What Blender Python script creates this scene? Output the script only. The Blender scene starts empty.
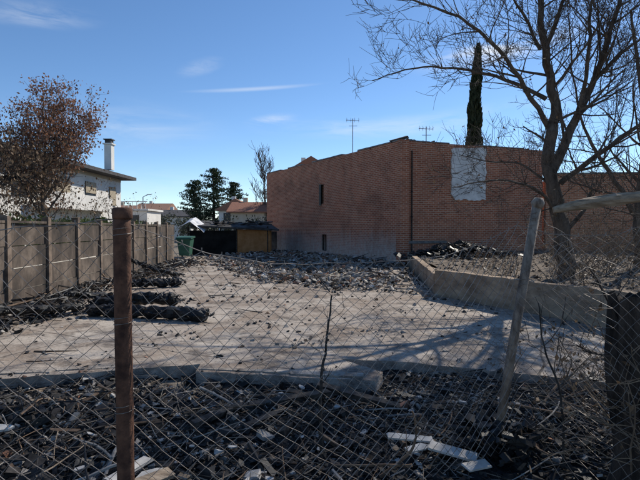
import bpy, math, random
from mathutils import Vector, Matrix, noise, Euler
random.seed(7)
R=random.random
def U(a,b): return a+(b-a)*random.random()
scene=bpy.context.scene

# ---------------------------------------------------------------- materials
def new_mat(name):
    m=bpy.data.materials.new(name); m.use_nodes=True
    nt=m.node_tree; b=nt.nodes['Principled BSDF']
    return m,nt,b
def N(nt,t,**kw):
    n=nt.nodes.new(t)
    for k,v in kw.items(): setattr(n,k,v)
    return n
def ramp(nt,fac,stops):
    r=N(nt,'ShaderNodeValToRGB'); e=r.color_ramp.elements
    while len(e)<len(stops): e.new(0.5)
    for i,(p,c) in enumerate(stops):
        e[i].position=p; e[i].color=(c[0],c[1],c[2],1) if not isinstance(c,(int,float)) else (c,c,c,1)
    nt.links.new(fac,r.inputs[0]); return r.outputs[0]
def noise_n(nt,vec,scale,detail=6,rough=.6,dist=0):
    n=N(nt,'ShaderNodeTexNoise'); n.inputs['Scale'].default_value=scale
    n.inputs['Detail'].default_value=detail; n.inputs['Roughness'].default_value=rough
    n.inputs['Distortion'].default_value=dist
    nt.links.new(vec,n.inputs['Vector']); return n.outputs[0]
def mix(nt,fac,a,b,mode='MIX'):
    m=N(nt,'ShaderNodeMix',data_type='RGBA',blend_type=mode)
    for s,v in ((m.inputs[0],fac),(m.inputs[6],a),(m.inputs[7],b)):
        if isinstance(v,(int,float)): s.default_value=v
        elif isinstance(v,tuple): s.default_value=(v[0],v[1],v[2],1)
        else: nt.links.new(v,s)
    return m.outputs[2]
def bump(nt,b,h,strength=.4,dist=.02):
    n=N(nt,'ShaderNodeBump'); n.inputs['Strength'].default_value=strength; n.inputs['Distance'].default_value=dist
    nt.links.new(h,n.inputs['Height']); nt.links.new(n.outputs[0],b.inputs['Normal'])
def math_n(nt,op,a,b=None,c=None,clamp=False):
    n=N(nt,'ShaderNodeMath',operation=op); n.use_clamp=clamp
    for i,v in enumerate((a,b,c)):
        if v is None: continue
        if isinstance(v,(int,float)): n.inputs[i].default_value=v
        else: nt.links.new(v,n.inputs[i])
    return n.outputs[0]
def simple(name,c1,c2,scale=3,rough=.85,bs=.4,bd=.01,metal=0,stretch=None,stops=(.35,.65)):
    m,nt,b=new_mat(name)
    tc=N(nt,'ShaderNodeTexCoord'); v=tc.outputs['Object']
    if stretch:
        mp=N(nt,'ShaderNodeMapping'); mp.inputs['Scale'].default_value=stretch
        nt.links.new(v,mp.inputs[0]); v=mp.outputs[0]
    f=noise_n(nt,v,scale,4 if bs==0 else 7,.65)
    col=ramp(nt,f,[(stops[0],c1),(stops[1],c2)])
    nt.links.new(col,b.inputs['Base Color']); b.inputs['Roughness'].default_value=rough
    b.inputs['Metallic'].default_value=metal
    b.inputs['Specular IOR Level'].default_value=.25
    if bs>0:
        f2=noise_n(nt,v,scale*6,3,.7)
        bump(nt,b,f2,bs,bd)
    return m

def brick_mat(name,c1,c2,mortar,soot=.6,white=0.0,rh=.095,bw=.28):
    m,nt,b=new_mat(name)
    tc=N(nt,'ShaderNodeTexCoord'); sep=N(nt,'ShaderNodeSeparateXYZ'); nt.links.new(tc.outputs['Object'],sep.inputs[0])
    cb=N(nt,'ShaderNodeCombineXYZ')
    xy=math_n(nt,'ADD',sep.outputs[0],sep.outputs[1])
    nt.links.new(xy,cb.inputs[0]); nt.links.new(sep.outputs[2],cb.inputs[1])
    br=N(nt,'ShaderNodeTexBrick'); nt.links.new(cb.outputs[0],br.inputs['Vector'])
    br.inputs['Scale'].default_value=1; br.inputs['Brick Width'].default_value=bw; br.inputs['Row Height'].default_value=rh
    br.inputs['Mortar Size'].default_value=.011; br.inputs['Mortar Smooth'].default_value=.2
    br.inputs['Bias'].default_value=-.1
    br.inputs['Color1'].default_value=(*c1,1); br.inputs['Color2'].default_value=(*c2,1); br.inputs['Mortar'].default_value=(*mortar,1)
    col=br.outputs['Color']
    v=tc.outputs['Object']
    n1=noise_n(nt,v,.6,7,.65,.5)
    col=mix(nt,ramp(nt,n1,[(.45,0.0),(.75,soot)]),col,(.05,.032,.027))
    n3=noise_n(nt,v,2.2,6,.7)
    col=mix(nt,ramp(nt,n3,[(.52,0.0),(.85,.35)]),col,(.42,.29,.21))
    if white>0:
        mp=N(nt,'ShaderNodeMapping'); mp.inputs['Scale'].default_value=(3.5,3.5,.35); nt.links.new(v,mp.inputs[0])
        n2=noise_n(nt,mp.outputs[0],1.2,8,.7)
        h=math_n(nt,'ADD',math_n(nt,'MULTIPLY',n2,1.6),math_n(nt,'MULTIPLY',sep.outputs[2],-1.0))
        f=math_n(nt,'MULTIPLY',math_n(nt,'ADD',h,.75),white*.75,clamp=True)
        f=math_n(nt,'MULTIPLY',f,ramp(nt,noise_n(nt,v,5,6,.7),[(.3,.3),(.6,1.0)]))
        col=mix(nt,f,col,(.48,.43,.38))
    nt.links.new(col,b.inputs['Base Color']); b.inputs['Roughness'].default_value=.9
    b.inputs['Specular IOR Level'].default_value=.2
    bump(nt,b,br.outputs['Fac'],-.5,.01)
    return m

M={}
M['char']=simple('charcoal',(.007,.007,.007),(.034,.032,.031),8,.5,0)
M['char2']=simple('charred_wood',(.015,.013,.012),(.075,.066,.058),12,.8,0)
M['ash']=simple('ash_grey',(.17,.155,.135),(.38,.35,.315),9,.95,0)
M['wood']=simple('weathered_wood',(.17,.125,.085),(.38,.30,.22),5,.85,.5,.008,stretch=(1,8,8))
M['brown']=simple('brown_wood',(.075,.047,.03),(.22,.15,.10),9,.9,0)
M['plaster']=simple('plaster_fragment',(.38,.355,.32),(.60,.57,.52),5,.9,0)
M['tile']=simple('broken_tile',(.19,.09,.06),(.36,.20,.13),7,.9,0)
M['rust']=simple('rusted_steel',(.045,.022,.016),(.16,.078,.048),14,.85,.7,.005)
M['galv']=simple('stained_galvanised_steel',(.11,.08,.062),(.36,.29,.23),16,.75,.6,.004,metal=.1,stretch=(1,1,.4))
M['wire']=simple('rusty_wire',(.15,.12,.10),(.36,.315,.275),9,.6,0,metal=.2)
M['bark']=simple('grey_bark',(.05,.038,.03),(.16,.125,.098),10,.95,.8,.02,stretch=(1,1,.3))
M['bark_dark']=simple('dark_bark',(.018,.014,.012),(.095,.074,.06),12,.95,1,.03,stretch=(1,1,.25))
M['twig']=simple('dry_twig',(.11,.075,.05),(.28,.21,.145),6,.95,0)
M['white']=simple('white_render_wall',(.66,.64,.59),(.80,.77,.72),1.5,.85,.2,.004)
M['cream']=simple('cream_wall',(.50,.42,.30),(.6,.52,.4),1.5,.85,.2,.004)
M['roofdk']=simple('dark_slate_roof',(.05,.048,.05),(.10,.095,.095),4,.8,.4,.02)
M['roofred']=simple('clay_tile_roof',(.22,.09,.055),(.36,.17,.11),5,.85,.6,.03,stretch=(6,1,1))
M['rooforg']=simple('orange_tile_roof',(.24,.125,.08),(.34,.20,.14),5,.85,.6,.03,stretch=(6,1,1))
M['glass']=simple('dark_window',(.02,.025,.03),(.05,.06,.07),1,.15,0)
M['shutter']=simple('beige_shutter',(.35,.29,.2),(.45,.38,.28),3,.7,.3,.004,stretch=(1,1,30))
M['shedroof']=simple('scorched_roof',(.02,.02,.022),(.09,.085,.08),3,.8,.4,.02)
M['shedwall']=simple('ochre_shed_wall',(.32,.145,.05),(.45,.23,.10),3,.85,.3,.01)
M['green']=simple('green_plastic',(.03,.09,.065),(.05,.14,.10),3,.5,.1,.01)
M['tarp']=simple('white_tarp',(.55,.56,.58),(.75,.76,.78),3,.6,.5,.04)
M['black']=simple('scorched_unlit_black',(.006,.006,.006),(.02,.019,.018),2,.95,0)  # black for burnt surfaces, also painted-in darkness behind the window openings
M['coping']=simple('parapet_flashing',(.08,.075,.07),(.24,.225,.21),3,.7,.3,.01)
M['alu']=simple('antenna_aluminium',(.25,.25,.26),(.4,.4,.41),3,.4,0,metal=.6)
M['patch']=simple('white_rendered_patch',(.46,.44,.42),(.74,.72,.69),2.2,.9,.4,.01)
def leafmat(name,c1,c2,tr=.25):
    m,nt,b=new_mat(name)
    g=N(nt,'ShaderNodeNewGeometry')
    tc=N(nt,'ShaderNodeTexCoord')
    n1=noise_n(nt,tc.outputs['Object'],1.5,2,.5)
    f=math_n(nt,'ADD',math_n(nt,'MULTIPLY',g.outputs['Random Per Island'],.6),math_n(nt,'MULTIPLY',n1,.5))
    col=ramp(nt,f,[(.2,c1),(.9,c2)])
    nt.links.new(col,b.inputs['Base Color']); b.inputs['Roughness'].default_value=.7
    b.inputs['Specular IOR Level'].default_value=.2
    t=N(nt,'ShaderNodeBsdfTranslucent'); nt.links.new(col,t.inputs[0])
    ms=N(nt,'ShaderNodeMixShader'); ms.inputs[0].default_value=tr
    nt.links.new(b.outputs[0],ms.inputs[1]); nt.links.new(t.outputs[0],ms.inputs[2])
    nt.links.new(ms.outputs[0],nt.nodes['Material Output'].inputs[0])
    return m
M['leaf_rust']=leafmat('rust_leaves',(.12,.055,.035),(.36,.19,.115),.35)
M['leaf_con']=leafmat('conifer_needles',(.012,.025,.014),(.05,.075,.035),.15)
M['leaf_cyp']=leafmat('cypress_needles',(.012,.02,.01),(.05,.06,.028),.1)
M['leaf_green']=leafmat('hedge_leaves',(.025,.05,.015),(.11,.14,.05),.25)
M['leaf_dist']=leafmat('distant_foliage',(.03,.04,.025),(.10,.10,.07),.2)
M['leaf_dead']=leafmat('dead_leaves',(.07,.045,.028),(.23,.155,.095),.2)
M['brick']=brick_mat('red_brick_soot',(.40,.135,.075),(.25,.078,.045),(.50,.36,.26),.55,1.0)
M['brick2']=brick_mat('red_brick_side',(.40,.14,.075),(.25,.08,.045),(.50,.36,.26),.5,0)
M['brick3']=brick_mat('orange_brick',(.46,.19,.10),(.32,.12,.065),(.48,.35,.25),.2,0)

# concrete slab
m,nt,b=new_mat('scorched_concrete'); M['slab']=m
tc=N(nt,'ShaderNodeTexCoord'); v=tc.outputs['Object']
n1=noise_n(nt,v,.45,9,.68,.5); n2=noise_n(nt,v,2.2,9,.72,.3); n3=noise_n(nt,v,20,6,.75); n4=noise_n(nt,v,1.1,7,.65,.8)
col=ramp(nt,n1,[(.30,(.20,.158,.125)),(.45,(.34,.285,.235)),(.58,(.44,.385,.325)),(.74,(.50,.445,.38))])
col=mix(nt,ramp(nt,n4,[(.48,0.0),(.62,.8)]),col,(.23,.17,.125))
col=mix(nt,ramp(nt,n2,[(.50,0.0),(.62,.85)]),col,(.115,.096,.082))
col=mix(nt,ramp(nt,n3,[(.54,0.0),(.65,.8)]),col,(.07,.06,.053))
col=mix(nt,ramp(nt,n3,[(.30,.7),(.43,0.0)]),col,(.56,.52,.46))
br=N(nt,'ShaderNodeTexBrick'); br.offset=0; mp=N(nt,'ShaderNodeMapping'); mp.inputs['Rotation'].default_value=(0,0,.45)
nd=N(nt,'ShaderNodeTexNoise'); nd.inputs['Scale'].default_value=1.5
nt.links.new(v,nd.inputs['Vector'])
vm=N(nt,'ShaderNodeVectorMath',operation='MULTIPLY_ADD'); nt.links.new(nd.outputs[1],vm.inputs[0]); vm.inputs[1].default_value=(.12,.12,0); nt.links.new(v,vm.inputs[2])
nt.links.new(vm.outputs[0],mp.inputs[0]); nt.links.new(mp.outputs[0],br.inputs['Vector'])
br.inputs['Scale'].default_value=1; br.inputs['Brick Width'].default_value=3.1; br.inputs['Row Height'].default_value=2.4; br.inputs['Mortar Size'].default_value=.02
br.inputs['Mortar Smooth'].default_value=.6
jf=math_n(nt,'MULTIPLY',br.outputs['Fac'],.8)
col=mix(nt,jf,col,(.07,.058,.05))
nt.links.new(col,b.inputs['Base Color']); b.inputs['Roughness'].default_value=.92; b.inputs['Specular IOR Level'].default_value=.2
bump(nt,b,n3,.6,.02)
M['slab_edge']=simple('slab_edge_concrete',(.15,.125,.105),(.46,.41,.35),4,.9,.8,.03)
M['lowwall']=simple('stained_rendered_wall',(.17,.12,.083),(.45,.34,.235),1.6,.92,.5,.02,stretch=(1,1,2.2))
M['soil']=simple('ashy_soil',(.085,.064,.046),(.25,.20,.15),2.5,.98,1,.05)
M['ground']=simple('dry_ground',(.12,.10,.08),(.24,.21,.17),.6,.98,.8,.05)
M['burnt_ground']=simple('burnt_ground',(.012,.011,.011),(.14,.12,.10),6,.95,1,.04,stops=(.42,.78))
m,nt,b=new_mat('sooty_concrete_panel'); M['panel']=m
tc=N(nt,'ShaderNodeTexCoord'); v=tc.outputs['Object']
mp=N(nt,'ShaderNodeMapping'); mp.inputs['Scale'].default_value=(1,1,.45); nt.links.new(v,mp.inputs[0])
n1=noise_n(nt,mp.outputs[0],1.3,8,.7); n2=noise_n(nt,v,9,6,.7)
col=ramp(nt,n1,[(.36,(.025,.019,.015)),(.5,(.08,.06,.046)),(.68,(.23,.18,.14))])
col=mix(nt,ramp(nt,n2,[(.5,0.0),(.75,.5)]),col,(.03,.025,.021))
nt.links.new(col,b.inputs['Base Color']); b.inputs['Roughness'].default_value=.95
bump(nt,b,n2,.5,.01)
M['wpost']=simple('wall_post_concrete',(.10,.075,.058),(.25,.19,.145),4,.9,.5,.01)

# ---------------------------------------------------------------- mesh helpers
class MB:
    def __init__(s): s.v=[]; s.f=[]; s.m=[]
    def box(s,c,size,rot=None,mi=0,jit=0):
        o=len(s.v); h=[x/2 for x in size]
        for sx,sy,sz in ((-1,-1,-1),(1,-1,-1),(1,1,-1),(-1,1,-1),(-1,-1,1),(1,-1,1),(1,1,1),(-1,1,1)):
            p=Vector((sx*h[0]*(1+U(-jit,jit)),sy*h[1]*(1+U(-jit,jit)),sz*h[2]*(1+U(-jit,jit))))
            if rot is not None: p=rot@p
            s.v.append(p+Vector(c))
        for q in ((0,3,2,1),(4,5,6,7),(0,1,5,4),(1,2,6,5),(2,3,7,6),(3,0,4,7)):
            s.f.append(tuple(o+i for i in q)); s.m.append(mi)
    def quad(s,a,b,c,d,mi=0):
        o=len(s.v); s.v+= [Vector(a),Vector(b),Vector(c),Vector(d)]; s.f.append((o,o+1,o+2,o+3)); s.m.append(mi)
    def tri(s,a,b,c,mi=0):
        o=len(s.v); s.v+= [Vector(a),Vector(b),Vector(c)]; s.f.append((o,o+1,o+2)); s.m.append(mi)
    def tube(s,pts,rad,n=5,mi=0,cap=True,wob=0):
        pts=[Vector(p) for p in pts]; o=len(s.v); K=len(pts)
        ref=None
        for i,p in enumerate(pts):
            d=(pts[min(i+1,K-1)]-pts[max(i-1,0)])
            if d.length<1e-6: d=Vector((0,0,1))
            d.normalize()
            if ref is None:
                ref=Vector((1,0,0)) if abs(d.x)<.8 else Vector((0,1,0))
            a=(ref-d*ref.dot(d)); 
            if a.length<1e-4: a=d.orthogonal()
            a.normalize(); ref=a; bb=d.cross(a)
            r=rad[i] if not isinstance(rad,(int,float)) else rad
            for k in range(n):
                t=2*math.pi*k/n; rr=r*(1+(U(-wob,wob) if wob else 0))
                s.v.append(p+a*math.cos(t)*rr+bb*math.sin(t)*rr)
        for i in range(K-1):
            for k in range(n):
                k2=(k+1)%n
                s.f.append((o+i*n+k,o+i*n+k2,o+(i+1)*n+k2,o+(i+1)*n+k)); s.m.append(mi)
        if cap and n>2:
            s.f.append(tuple(o+k for k in reversed(range(n)))); s.m.append(mi)
            s.f.append(tuple(o+(K-1)*n+k for k in range(n))); s.m.append(mi)
    def obj(s,name,mats,parent=None,smooth=False,loc=None,rotz=None):
        me=bpy.data.meshes.new(name); me.from_pydata([tuple(p) for p in s.v],[],s.f)
        for mm in mats: me.materials.append(M[mm])
        me.polygons.foreach_set('material_index',s.m)
        if smooth: me.polygons.foreach_set('use_smooth',[True]*len(s.f))
        me.update()
        ob=bpy.data.objects.new(name,me); scene.collection.objects.link(ob)
        if parent: ob.parent=parent
        if loc: ob.location=loc
        if rotz is not None: ob.rotation_euler=(0,0,rotz)
        return ob
def empty(name,loc=(0,0,0),rotz=0):
    e=bpy.data.objects.new(name,None); scene.collection.objects.link(e); e.location=loc; e.rotation_euler=(0,0,rotz); e.empty_display_size=.2; return e
def rrot(): return Euler((U(0,6.28),U(0,6.28),U(0,6.28))).to_matrix()
def inpoly(x,y,P):
    c=False; n=len(P); j=n-1
    for i in range(n):
        xi,yi=P[i]; xj,yj=P[j]
        if (yi>y)!=(yj>y) and x<(xj-xi)*(y-yi)/(yj-yi)+xi: c=not c
        j=i
    return c
def chunk(mb,x,y,z,s,mi,flat=.5):
    mb.box((x,y,z),(s*U(.6,1.6),s*U(.5,1.1),s*U(.25,.8)*flat*1.6),Euler((U(-.6,.6),U(-.6,.6),U(0,6.28))).to_matrix(),mi,.45)
def stick(mb,x,y,z,L,r,mi,tilt=.35,n=4,curve=.12):
    a=U(0,6.28); t=U(-tilt,tilt); d=Vector((math.cos(a)*math.cos(t),math.sin(a)*math.cos(t),math.sin(t)))
    pts=[];p=Vector((x,y,z))-d*L*.5
    for i in range(5):
        pts.append(p.copy()); d=(d+Vector((U(-1,1),U(-1,1),U(-.6,.6)))*curve).normalized(); p=p+d*L/4
    mb.tube(pts,[r,r,r*.9,r*.75,r*.4],n,mi)

# ---------------------------------------------------------------- ground
SLABZ=0.0
mb=MB(); mb.quad((-500,-100,-.16),(500,-100,-.16),(500,900,-.16),(-500,900,-.16)); mb.obj('ground',['ground'])

core=[(-6.05,4.55),(-3.5,5.05),(-1.45,5.62),(-1.43,5.32),(0.60,4.98),(0.72,5.3),(0.25,5.85),(1.2,5.65),(2.6,5.1),(4.6,4.35)]
edge=[]
for i in range(len(core)-1):
    a=Vector(core[i]); b_=Vector(core[i+1]); L=(b_-a).length; k=max(1,int(L/.09))
    for j in range(k):
        p=a.lerp(b_,j/k)
        if j>0: p=p+Vector((0,.05*noise.noise(Vector((p.x*4,p.y*4,0)))+.03*noise.noise(Vector((p.x*14,p.y*14,3)))))
        edge.append((p.x,p.y))
edge.append(core[-1])
slabP=edge+[(6.3,4.6),(2.85,11.3),(3.9,22.6),(-4.2,36.5),(-9.5,36.5),(-7.0,23),(-6.25,10)]
slabQ=core+[(6.3,4.6),(2.85,11.3),(3.9,22.6),(-4.2,36.5),(-9.5,36.5),(-7.0,23),(-6.25,10)]
mb=MB()
for x,y in slabP: mb.v.append(Vector((x,y,SLABZ)))
for x,y in slabP: mb.v.append(Vector((x,y,-.20)))
n=len(slabP)
mb.f.append(tuple(range(n))); mb.m.append(0)
for i in range(n):
    j=(i+1)%n; mb.f.append((i,i+n,j+n,j)); mb.m.append(1)
mb.obj('concrete_slab',['slab','slab_edge'])
slabP=slabQ
mb=MB()
def kerb(a,b,h=.018,w=.13):
    a=Vector((*a,0)); b=Vector((*b,0)); d=b-a; L=d.length; ang=math.atan2(d.y,d.x)
    s=0
    while s<L-.05:
        l=min(U(.3,1.1),L-s); 
        if R()<.6:
            c=a+d*((s+l/2)/L)
            hh=h*U(.5,1.3)
            mb.box((c.x,c.y+w*.6,(hh-.05)/2),(l-.03,w*U(.6,1.1),hh+.05),Euler((U(-.03,.03),U(-.015,.015),ang+U(-.03,.03))).to_matrix(),0,.07)
        s+=l
kerb((-6,4.62),(-1.5,5.64)); kerb((-1.4,5.36),(0.5,5.04))
mb.obj('broken_kerb',['slab_edge'])

def hgt(x,y):
    h=.08*noise.noise(Vector((x*.9,y*.9,1)))+.05*noise.noise(Vector((x*2.6,y*2.6,5)))+.03*noise.noise(Vector((x*7,y*7,9)))
    base=-.13
    base+= .07*math.exp(-((x+2.3)**2/1.2+(y-4.3)**2/.25))+.06*math.exp(-((x+.2)**2/1.0+(y-4.2)**2/.25))
    base+= .14*math.exp(-((x-1.9)**2/.8+(y-4.0)**2/.5))
    return base+h
mb=MB(); nx,ny=190,90
x0,x1,y0,y1=-7,7,-.5,6.1
for j in range(ny+1):
    for i in range(nx+1):
        x=x0+(x1-x0)*i/nx; y=y0+(y1-y0)*j/ny
        z=hgt(x,y)
        if inpoly(x,y,slabP) : z=min(z,-.1)
        e=min(i,nx-i,j*2,ny-j)
        if e<3: z=min(z,-.13-.03*(3-e))
        mb.v.append(Vector((x,y,z)))
for j in range(ny):
    for i in range(nx):
        a=j*(nx+1)+i; mb.f.append((a,a+1,a+nx+2,a+nx+1)); mb.m.append(0)
mb.obj('burnt_ground',['burnt_ground'])

mb=MB(); cnt=0
MM=['char','char2','ash','wood','plaster','brown','tile']
def pickm():
    r=R()
    return 0 if r<.62 else 1 if r<.86 else 2 if r<.925 else 5 if r<.965 else 4 if r<.985 else 6 if r<.99 else 3
while cnt<23000:
    y=U(1.8,6.0); x=U(-.78*y-.3,.78*y+.3)
    ins=inpoly(x,y,slabP)
    if ins and R()>.012: continue
    cl=noise.noise(Vector((x*1.3,y*1.3,20)))
    if cl<-.2 and R()<.5: continue
    s=.010+.052*R()**3.2
    if R()<.015: s=U(.06,.12)
    mi=pickm()
    z=hgt(x,y) if not ins else 0
    an=noise.noise(Vector((x*1.1,y*1.1,40)))
    if an>.22 and R()<.4: mi=2; s*=.6
    if x>1.0 and y>4.2 and R()<.4: mi=2; s*=.6
    chunk(mb,x,y,z+s*.2,s,mi); cnt+=1
for i in range(2300):
    y=U(1.9,5.5); x=U(-.8*y-.3,.8*y+.3)
    if inpoly(x,y,slabP): continue
    stick(mb,x,y,hgt(x,y)+U(.0,.06),U(.08,.55),U(.002,.007),random.choice([0,0,1,1,5,0,2,5,1,3]),.28)
for i in range(60):
    y=U(2.2,4.9); x=U(-.8*y,.8*y)
    if inpoly(x,y,slabP): continue
    stick(mb,x,y,hgt(x,y)+U(.04,.1),U(.5,1.1),U(.006,.014),random.choice([0,1,5,2]),.18,5,.2)
for i in range(60):
    y=U(2.2,4.9); x=U(-.8*y,.8*y)
    if inpoly(x,y,slabP): continue
    mb.box((x,y,hgt(x,y)+.03),(U(.15,.5),U(.02,.06),U(.015,.035)),Euler((U(-.4,.4),U(-.3,.3),U(0,6.28))).to_matrix(),random.choice([0,0,1,1,5]),.1)
mb.obj('charred_debris',MM)

mb=MB()
def shard(x,y,z,w,h,t,az,tilt,roll,mi):
    k=random.randint(5,7); rot=Matrix.Rotation(az,3,'Z')@Matrix.Rotation(tilt,3,'Y')@Matrix.Rotation(roll,3,'X'); o=len(mb.v)
    P=[]
    for i in range(k):
        a=2*math.pi*(i+U(-.25,.25))/k; P.append((math.cos(a)*w/2*U(.7,1.15),math.sin(a)*h/2*U(.7,1.15)))
    for zz in (-t/2,t/2):
        for px,py in P: mb.v.append(rot@Vector((px,py,zz))+Vector((x,y,z)))
    mb.f.append(tuple(o+k+i for i in range(k))); mb.m.append(mi); mb.f.append(tuple(o+i for i in reversed(range(k)))); mb.m.append(mi)
    for i in range(k): j=(i+1)%k; mb.f.append((o+i,o+j,o+k+j,o+k+i)); mb.m.append(mi)
def plank(x,y,z,L,w,t,az,tilt=0,roll=0,mi=0):
    mb.box((x,y,z),(L,w,t),Matrix.Rotation(az,3,'Z')@Matrix.Rotation(tilt,3,'Y')@Matrix.Rotation(roll,3,'X'),mi,.08)
plank(-1.18,2.95,.0,.50,.10,.02,.95,.1,.2,0)
plank(-1.30,3.15,.0,.36,.08,.02,1.2,.05,.1,1)
shard(-1.15,3.1,-.02,.26,.13,.02,.9,.1,.2,1)
plank(.98,3.4,.0,.36,.10,.014,-.4,.1,.15,1)
plank(.70,3.58,.02,.34,.07,.014,-.1,.05,.15,1)
shard(.72,3.45,.0,.22,.10,.012,.3,-.1,.2,1)
plank(1.1,3.22,-.01,.22,.08,.012,.5,.1,.2,1)
shard(-2.7,3.9,-.04,.2,.1,.02,.3,.1,.2,1)
for i in range(46):
    y=U(2.6,5); x=U(-.7*y,.8*y)
    if not inpoly(x,y,slabP): shard(x,y,hgt(x,y)+.03,U(.04,.13),U(.03,.07),.01,U(0,6),U(-.3,.3),U(-.3,.3),1)
plank(.35,4.55,.0,.9,.07,.05,-.5,.08,.2,2)
plank(-.3,4.45,.0,.8,.07,.05,.3,-.06,.2,2)
plank(-.9,4.1,.0,.7,.06,.04,1.1,.1,.2,2)
mb.obj('broken_plank',['wood','plaster','char2'])

heapP=[(-6.0,25),(-3.4,17.4),(-1.6,13.8),(0.6,12.0),(2.75,11.2),(3.2,16),(3.85,22.2),(-1.2,31),(-4.5,34)]
def hh(x,y):
    if not inpoly(x,y,heapP): return 0
    return .03+.15*max(0,noise.noise(Vector((x*.6,y*.6,3)))+.3)+.09*noise.noise(Vector((x*2,y*2,7)))
mb=MB()
k=0
while k<12000:
    x=U(-6.4,4); y=U(10.6,34)
    jx=x+.9*noise.noise(Vector((x*.8,y*.8,5))); jy=y+1.6*noise.noise(Vector((x*.8,y*.8,9)))
    if not inpoly(jx,jy,heapP) or not inpoly(x,y,slabP): continue
    if noise.noise(Vector((x*.5,y*.5,77)))<-.12 and R()<.8: k+=1; continue
    h=max(0,hh(x,y)); s=(.025+.12*R()**2.3)*(.7+ y/45); r=R()
    mi=0 if r<.09 else 1 if r<.22 else 2 if r<.68 else 5 if r<.83 else 4 if r<.91 else 6 if r<.985 else 3
    chunk(mb,x,y,h*R()+s*.15,s,mi); k+=1
for i in range(130):
    x=U(-4,4); y=U(12,26)
    if inpoly(x,y,heapP): stick(mb,x,y,hh(x,y)+.05,U(.4,1.5),U(.01,.025),random.choice([0,1,5,3]),.3)
mb.obj('rubble_heap',MM)
mb=MB(); k=0; tries=0
while k<3600 and tries<70000:
    tries+=1
    y=5+ 24*R()**1.3; x=U(-7,5)
    if not inpoly(x,y,slabP): continue
    dl=x+6.2; dens=.10+ .8*math.exp(-dl/.7)+ .35*math.exp(-abs(y-13)/1.5)*(x>-3)+.12*math.exp(-(y-5.3)/.4)
    dens*= .15+1.8*max(0,noise.noise(Vector((x*.7,y*.7,11)))+.05)
    if R()>dens: continue
    s=.007+.036*R()**3*(1+y/12); r=R()
    mi=0 if r<.3 else 1 if r<.5 else 2 if r<.84 else 5 if r<.92 else 4 if r<.94 else 6
    chunk(mb,x,y,s*.15,s,mi); k+=1
for i in range(190):
    y=U(5.5,22); x=U(-6.2,4)
    if inpoly(x,y,slabP) and (x<-4.3 or R()<.18): stick(mb,x,y,.02,U(.12,.8),U(.004,.013),random.choice([0,1,5]),.04)
for (x,y) in ((-1.1,8.0),(-.3,6.6),(.9,7.4),(-2.2,7.2),(1.6,9.2),(-1.5,10.5)):
    for i in range(22): chunk(mb,x+random.gauss(0,.22),y+random.gauss(0,.2),.012,U(.012,.045),random.choice([0,1,2,2]))
mb.obj('slab_rubble',MM)

mb=MB()
for i in range(1700):
    a=U(0,6.28); r=abs(random.gauss(0,.5)); x=6.0+math.cos(a)*r*2.2; y=19.8+math.sin(a)*r*1.6
    top=.45+.5*max(0,1-r)+.12*noise.noise(Vector((x*1.3,y,0))); z=.35+U(.2,1)*max(.05,top-.2)
    chunk(mb,x,y,z,U(.05,.18),0 if R()<.75 else 1)
mb.obj('charcoal_pile',['char','char2'])

mb=MB()
for i in range(4600):
    y=U(5,23); w=abs(random.gauss(0,.42))*(1+.5*math.sin(y*.9)); x=-5.8-(y-5)*.065+w
    h=.34*max(0,1-w)*(.5+.5*noise.noise(Vector((y*.7,1,1))))
    chunk(mb,x,y,max(0,h)*R()+.02,.02+.09*R()**2,0 if R()<.6 else 1 if R()<.75 else 2 if R()<.7 else 5)
for i in range(90):
    y=U(6,20); stick(mb,-5.6+U(-.3,.6),y,U(.08,.3),U(.4,1.4),U(.008,.025),random.choice([0,0,1,5]),.5)
mb.obj('soot_drift',['char','char2','ash','wood','plaster','brown'])

def burnt_beam(pts,r,name='burnt_beam'):
    mb=MB(); P=[]; 
    for i in range(len(pts)-1):
        for k in range(12):
            t=k/12; P.append(Vector(pts[i]).lerp(Vector(pts[i+1]),t))
    P.append(Vector(pts[-1]))
    P=[p+Vector((U(-.01,.01),U(-.02,.02),U(-.01,.02))) for p in P]
    rr=[r*(1+.4*noise.noise(p*5)) for p in P]; rr[0]*=.5; rr[-1]*=.6
    mb.tube(P,rr,10,0,True,.2)
    for i in range(260):
        p=random.choice(P); a=U(0,3.14); chunk(mb,p.x+U(-.15,.15),p.y+math.cos(a)*r*1.1,max(.01,p.z+math.sin(a)*r*.9*U(-.5,1)),U(.02,.07),random.choice([0,0,1]))
    return mb.obj(name,['char','char2'])
burnt_beam([(-4.35,8.7,.11),(-3.2,8.5,.12),(-2.0,8.15,.10)],.12)
burnt_beam([(-4.5,9.2,.13),(-3.4,9.25,.26),(-2.85,9.3,.2)],.12)
burnt_beam([(-4.9,8.9,.38),(-4.2,9.9,.18),(-3.6,10.5,.08)],.06)
burnt_beam([(-5.3,12.6,.12),(-4.6,12.8,.14),(-3.9,13.1,.12)],.11)
burnt_beam([(-5.9,6.6,.45),(-5.1,8.2,.2),(-4.6,9.0,.12)],.07)
burnt_beam([(-6.1,14.6,.7),(-5.2,14.8,.3),(-4.6,15.2,.12)],.06)

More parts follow.
